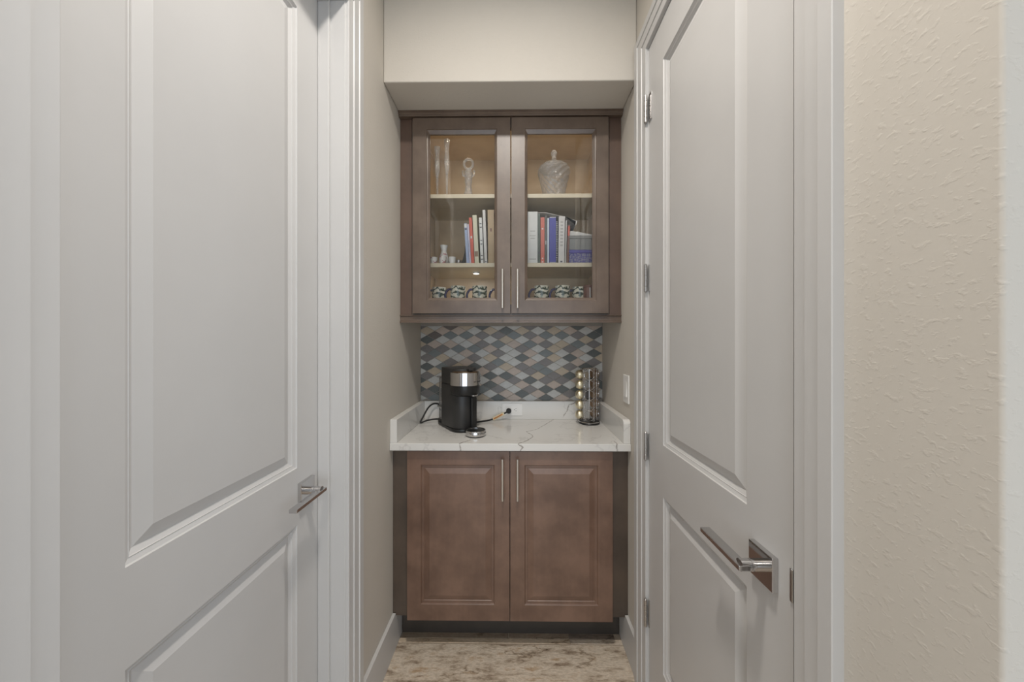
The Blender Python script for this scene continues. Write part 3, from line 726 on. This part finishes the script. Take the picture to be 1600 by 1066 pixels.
# things stacked on the right
o = thing('patterned_box', (bx(907.5), 1.66, ZB + .0004), 'blue patterned box at the right end of the lower shelf', 'box')
bw = (bx(926) - bx(889.5)) / 2
box('body', 'bluebox', o, (-bw, 0, 0), (bw, .15, .052), .002, 2); box('lid', 'b_bluetop', o, (-bw - .001, -.001, .0522), (bw + .001, .151, .068), .002, 2)
o = thing('grey_box', (bx(907.5), 1.664, ZB + .0692), 'plain grey box lying on the blue patterned box', 'box')
box('body', 'b_greybox', o, (-bw + .001, 0, 0), (bw - .002, .14, .055), .002, 2); box('lid', 'b_greybox', o, (-bw, -.001, .0553), (bw - .001, .141, .070), .002, 2)
pt = prism('folded_paper', 'b_pale', None, [(bx(889), ZB + .1402), (bx(925.5), ZB + .1402), (bx(925.5), ZB + .145), (bx(905), ZB + .158), (bx(893), ZB + .163), (bx(889.5), ZB + .160)], 'y', 1.668, 1.79, .0015)
tag(pt, 'loosely folded white paper lying on the grey box', 'paper')
z0 = ZB + hz(331) + .0012
pf = prism('paper_folder', 'b_pale', None, [(bx(839), z0), (bx(853), z0 + .0005), (bx(872), z0 - .0125), (bx(884), z0 - .0200), (bx(903), z0 - .040), (bx(901), z0 - .060), (bx(900), z0 - .060), (bx(901), z0 - .040),
     (bx(884), z0 - .0185), (bx(872), z0 - .0110), (bx(853), z0 + .0025), (bx(839), z0 + .002)], 'y', 1.675, 1.80)
tag(pf, 'thin white paper folder draped across the tops of the right books', 'paper')
# bookend
be = thing('bookend', (bx(723.5), 1.66, ZB + .0003), 'black curved metal bookend beside the light blue book', 'bookend')
cur = [(.013, .0), (-.015, .0), (-.010, .008), (-.002, .024), (.006, .055), (.0085, .088), (.0105, .088)]
prism('plate', 'black', be, cur, 'y', .0, .003); box('foot', 'black', be, (-.014, .003, 0), (.012, .10, .0012))
# sake set
sb = thing('sake_bottle', (bx(693.5, 1.70), 1.70, ZB + .0003), 'small white porcelain bottle with pink blossoms and flared neck', 'bottle')
lathe('body', 'sake', sb, [(.019, 0), (.024, .006), (.026, .022), (.024, .040), (.016, .062), (.0125, .074)], 24)
lathe('neck', 'porcelain', sb, [(.0125, .074), (.0145, .084), (.0185, .097), (.0195, .101), (.017, .101), (.0115, .080)], 24)
for px, y, r, h, l in ((677.5, 1.668, .0175, .034, 'white blossom sake cup furthest left on the lower shelf'), (691.5, 1.655, .0175, .036, 'white blossom sake cup standing in front of the porcelain bottle'), (706.5, 1.662, .0175, .034, 'pale sake cup to the right of the porcelain bottle')):
    cpo = thing('sake_cup', (bx(px, y), y, ZB + .0003), l, 'cup', 'sake cups around the porcelain bottle')
    lathe('cup', 'sake' if px < 700 else 'porcelain', cpo, [(r * .72, 0), (r * .78, .003), (r * .95, h * .5), (r, h), (r * .93, h), (r * .85, h * .5), (r * .6, .005)], 20)
cg = thing('glass_cup', (bx(716.5, 1.665), 1.665, ZB + .0003), 'tiny clear glass cup between the sake cups and bookend', 'cup')
lathe('cup', 'clearplastic', cg, [(.010, 0), (.012, .003), (.014, .020), (.0128, .020), (.010, .004)], 16)

# ---------------------------------------------------------------- mugs on the cabinet floor
ZM = 1.5305
def mug(px, y, label, ang):
    x = bx(px, y)
    t = thing('mug', (x, y, ZM), label, 'mug', 'swirl patterned mugs on the cabinet floor', rz=ang)
    r, h = .0365, .096
    lathe('cup', 'mug', t, [(r * .82, 0), (r * .92, .003), (r, .012), (r, h), (r * .92, h), (r * .90, .012), (r * .7, .008)], 28)
    tubes('handle', 'mugblue', t, [smooth_path([(-r * .96, 0, .080), (-r * 1.35, 0, .078), (-r * 1.72, 0, .055), (-r * 1.6, 0, .030), (-r * .96, 0, .018)], 4)], .0058, 8)
mug(686, 1.74, 'mug in the far left corner, dimmest behind the left glass', .5)
mug(715.5, 1.70, 'mug second from the left behind the left glass door', .4)
mug(749.5, 1.70, 'mug below the round light behind the left glass door', .2)
mug(785, 1.70, 'mug mostly hidden behind the meeting door stiles', .1)
mug(846, 1.70, 'mug nearest the centre behind the right glass door', .15)
mug(878.5, 1.695, 'mug in the middle behind the right glass door', .15)
mug(905, 1.735, 'mug furthest right beside the brown tin', .1)
tn = thing('coffee_tin', (bx(920, 1.70), 1.70, ZM), 'reddish brown tin with pale stripe in the right corner of the cabinet', 'tin')
lathe('can', 'b_brown', tn, [(.027, 0), (.028, .002), (.028, .088), (.027, .090)], 24); lathe('lid', 'b_brown', tn, [(.029, .0905), (.029, .098), (.026, .100)], 24)
box('stripe', 'b_white', tn, (-.0035, -.0290, .008), (.0015, -.0275, .086))

# ---------------------------------------------------------------- coffee machine
cm = thing('coffee_machine', (-.186, 1.585, TOP + .0004), 'black pod coffee machine with chrome head band and round cup stand', 'coffee machine', rz=math.radians(35))
def stadium(yc, rf, yb, wb, rb=.02, n=14):
    P = [(rf * math.cos(PI + PI * i / n), yc + rf * math.sin(PI + PI * i / n)) for i in range(n + 1)]
    P += [(wb, yb - rb)] + [(wb - rb + rb * math.cos(PI / 2 * i / 5), yb - rb + rb * math.sin(PI / 2 * i / 5)) for i in range(1, 6)]
    P += [(-wb + rb - rb * math.sin(PI / 2 * i / 5), yb - rb + rb * math.cos(PI / 2 * i / 5)) for i in range(0, 5)] + [(-wb, yb - rb)]
    return P
prism('base_plate', 'black', cm, stadium(.132, .064, .320, .060), 'z', 0, .016, .003, True)
prism('body', 'charcoal', cm, stadium(.136, .061, .257, .067), 'z', .0165, .226, .002, True)
hd = prism('head', 'charcoal', cm, stadium(.134, .0665, .257, .067), 'z', .2275, .306, .003, True)
HC = (0, .108, 0)
lathe('brew_chamber', 'black', cm, [(.060, .176), (.068, .182), (.0705, .190), (.0705, .2255)], 40, HC)
band = lathe('chrome_band', 'chrome', cm, [(.0722, .2255), (.0735, .2265), (.0735, .287), (.0722, .2885), (.066, .2885)], 64, HC)
lathe('top_disc', 'brownglass', cm, [(.0655, .2865), (.0655, .2915), (.060, .2945), (.030, .296), (.003, .2962)], 40, HC)
prism('lever', 'charcoal', cm, [(-.012, .040), (.012, .040), (.014, .13), (-.014, .13)], 'z', .2972, .3065, .002)
# spout lip
prism('spout', 'chrome', cm, [(-.004, .020), (.004, .018), (.022, .024), (.036, .044), (.034, .070), (-.002, .070), (-.006, .039)], 'z', .179, .1855, .001)
prism('spout_underside', 'black', cm, [(.000, .024), (.018, .027), (.030, .044), (.029, .068), (.000, .068)], 'z', .170, .1788)
prism('front_column', 'black', cm, [(.012, .062), (.040, .062), (.046, .084), (.040, .11), (.006, .11)], 'z', .016, .1695, .003)
tb = box('tank_base', 'black', cm, (-.052, .259, .0), (.052, .330, .030), .006, 3)
wt_ = prism('water_tank', 'clearplastic', cm, [(-.054, .2595), (.054, .2595), (.054, .306), (.038, .332), (-.038, .332), (-.054, .306)], 'z', .0305, .246, .004)
box('tank_rim', 'chrome', wt_, (-.055, .259, .088), (.055, .333, .096), .003, 2)
box('tank_lid', 'clearplastic', wt_, (-.056, .259, .2465), (.056, .334, .252), .003, 2)
# cup stand
st = lathe('cup_stand', 'chrome', cm, [(.040, .004), (.046, .006), (.0465, .009), (.0465, .027), (.0455, .0285), (.043, .0285), (.043, .024)], 48)
lathe('foot', 'black', st, [(.036, 0), (.038, .001), (.038, .0045)], 32)
lathe('grille', 'black', st, [(.0428, .0242), (.0428, .0256), (.038, .0262), (.004, .0262)], 36)
box('arm', 'black', cm, (-.020, .040, .003), (.020, .090, .014), .002, 2)
# lettering round the band and the cup stand
def ring_text(s, size, parent, c, r, z, a0, step, mat):
    for i, ch in enumerate(s):
        me = text_mesh(ch, size)
        a = a0 + i * step
        out = Vector((math.cos(a), math.sin(a), 0)); rt = Vector((-math.sin(a), math.cos(a), 0)); up = Vector((0, 0, 1))
        mt = Matrix((rt, up, out)).transposed().to_4x4(); mt.translation = Vector((c[0], c[1], z)) + out * r
        me.transform(mt); link('letter', me, mat, parent)
ring_text('NESPRESSO', .0088, band, HC, .0737, .2440, math.radians(-80), math.radians(6.0), 'slot')
ring_text('NESPRESSO', .0085, st, (0, 0), .0467, .0175, math.radians(-112), math.radians(9.5), 'slot')
# power cord, built in world space and carried by the machine
inv = (Matrix.Translation(cm.location) @ Matrix.Rotation(math.radians(35), 4, 'Z')).inverted()
def mkids(o): o.matrix_parent_inverse = inv; return o
cord = smooth_path([(-.395, 1.862, .932), (-.44, 1.842, .934), (-.475, 1.825, .931), (-.503, 1.803, .9250), (-.497, 1.825, .948), (-.478, 1.865, .992), (-.455, 1.895, 1.008), (-.425, 1.908, 1.000),
                    (-.385, 1.912, .965), (-.33, 1.908, .930), (-.27, 1.865, .9240), (-.222, 1.822, .9236), (-.175, 1.845, .9236), (-.133, 1.868, .9268), (-.095, 1.884, .942), (-.062, 1.892, .957), (-.0415, 1.893, .966)], 6)
cd = mkids(tubes('power_cord', 'rubber', cm, [cord], .0045, 8))
def along(a, b, w, h, name, mat, parent, off=0.0):
    a, b = Vector(a), Vector(b); d = (b - a).normalized(); up = Vector((0, 0, 1)); s = d.cross(up).normalized(); u = s.cross(d)
    bm = bmesh.new(); add_box(bm, (0, -w / 2, -h / 2 + off), ((b - a).length, w / 2, h / 2 + off))
    mt = Matrix((d, s, u)).transposed().to_4x4(); mt.translation = a; bm.transform(mt)
    return link(name, from_bm(bm, name), mat, parent)
tg = along((-.126, 1.8700, .9290), (-.066, 1.8905, .9555), .0110, .0165, 'cord_tag', 'cream', cd)
along((-.122, 1.8700, .9295), (-.074, 1.8870, .9520), .0130, .0070, 'tag_stripe', 'orange', tg, .0018)
along((-.116, 1.8690, .9320), (-.080, 1.8815, .9490), .0140, .0016, 'tag_print', 'b_label', tg, .0030)
mt = Matrix.Rotation(PI / 2, 4, 'X')
lathe('plug', 'rubber', cd, [(.006, 0), (.0125, .002), (.0145, .010), (.0145, .022), (.011, .027)], 20, (-.0395, 1.9172, .9675), mt)

# ---------------------------------------------------------------- wall outlet
ol = thing('wall_outlet', (-.0197, 1.9219, .9715), 'white double outlet with black plug set in the quartz splash', 'outlet')
box('plate', 'plate', ol, (-.0567, -.0045, -.034), (.0567, 0, .034), .0015, 2)
box('receptacle', 'plate', ol, (-.034, -.0058, -.0165), (.034, -.0046, .0165), .0008, 1)
for cx in (-.0185, .0185):
    for dz in (-.0062, .0062): box('slot', 'slot', ol, (cx - .0012, -.0062, dz - .0010), (cx + .0052, -.0057, dz + .0010))
    lathe('ground_hole', 'slot', ol, [(.0021, 0), (.0021, .0005)], 10, (cx - .0065, -.0057, 0), Matrix.Rotation(PI / 2, 4, 'X'))
# ---------------------------------------------------------------- switch on the right wall
sw = thing('light_switch', (XR - .0001, 1.521, 1.144), 'white rocker light switch on the right wall above the counter', 'switch')
box('plate', 'plate', sw, (-.0055, -.037, -.062), (0, .037, .062), .002, 2)
prism('rocker', 'plate', sw, [(-.0054, -.034), (-.0105, -.034), (-.0062, .034), (-.0054, .034)], 'y', -.0165, .0165, .0006)

# ---------------------------------------------------------------- pod carousel and pods
RC = Vector((.392, 1.834, TOP + .0004))
rk = thing('pod_carousel', RC, 'chrome wire pod carousel standing in the right rear corner of the counter', 'pod holder')
lathe('base', 'black', rk, [(.048, 0), (.0555, .002), (.0565, .006), (.054, .010), (.02, .0115)], 40)
tubes('base_ring', 'chrome', rk, [[(.0545 * math.cos(a * PI / 18), .0545 * math.sin(a * PI / 18), .0125) for a in range(36)]], .0018, 6, True)
tubes('centre_pole', 'chrome', rk, [[(0, 0, .010), (0, 0, .292)]], .0035, 8)
AN = [math.radians(a) for a in (186, 258, 330, 42)]
RF = .041
tubes('top_ring', 'chrome', rk, [[(RF * math.cos(a * PI / 18), RF * math.sin(a * PI / 18), .292) for a in range(36)]], .0015, 6, True)
tubes('top_spoke', 'chrome', rk, [[(0, 0, .292), (RF * math.cos(a), RF * math.sin(a), .292)] for a in AN], .0014, 6)
PZ = [.2615, .2080, .1545, .1010, .0475]
for a in AN:
    out = Vector((math.cos(a), math.sin(a), 0)); sd = Vector((-math.sin(a), math.cos(a), 0))
    tubes('upright', 'chrome', rk, [[out * RF * .86 + sd * .021 * s + Vector((0, 0, .010)), out * RF * .86 + sd * .021 * s + Vector((0, 0, .292))] for s in (-1, 1)], .0014, 6)
    for z in PZ:
        tubes('pod_ring', 'chrome', rk, [[out * .0446 + sd * .0263 * math.cos(q * PI / 10) + Vector((0, 0, z + .0263 * math.sin(q * PI / 10))) for q in range(20)]], .0013, 5, True)
def pod(a, z, mat, label, group):
    t = thing('coffee_pod', RC + Vector((math.cos(a) * .0385, math.sin(a) * .0385, z)), label, 'coffee pod', group)
    t.rotation_euler = (0, PI / 2, a)
    lathe('dome', mat, t, [(.0215, .0042), (.0238, .006), (.0248, .014), (.0232, .023), (.0182, .031), (.0105, .0355), (.003, .037)], 24)
    lathe('rim', mat, t, [(.0205, .0015), (.0262, .002), (.0262, .004), (.0215, .0042)], 24)
ORD = ['topmost', 'second from top', 'middle', 'second from bottom', 'lowest']
for z, n in zip(PZ, ORD):
    pod(AN[0], z, 'gold', 'pale gold coffee pod, %s of the left column in the carousel' % n, 'gold pods in the carousel')
for z, n in zip(PZ, ORD):
    pod(AN[3], z, 'copper', 'copper coffee pod, %s of the rear column in the carousel' % n, 'copper pods in the carousel')
clean()
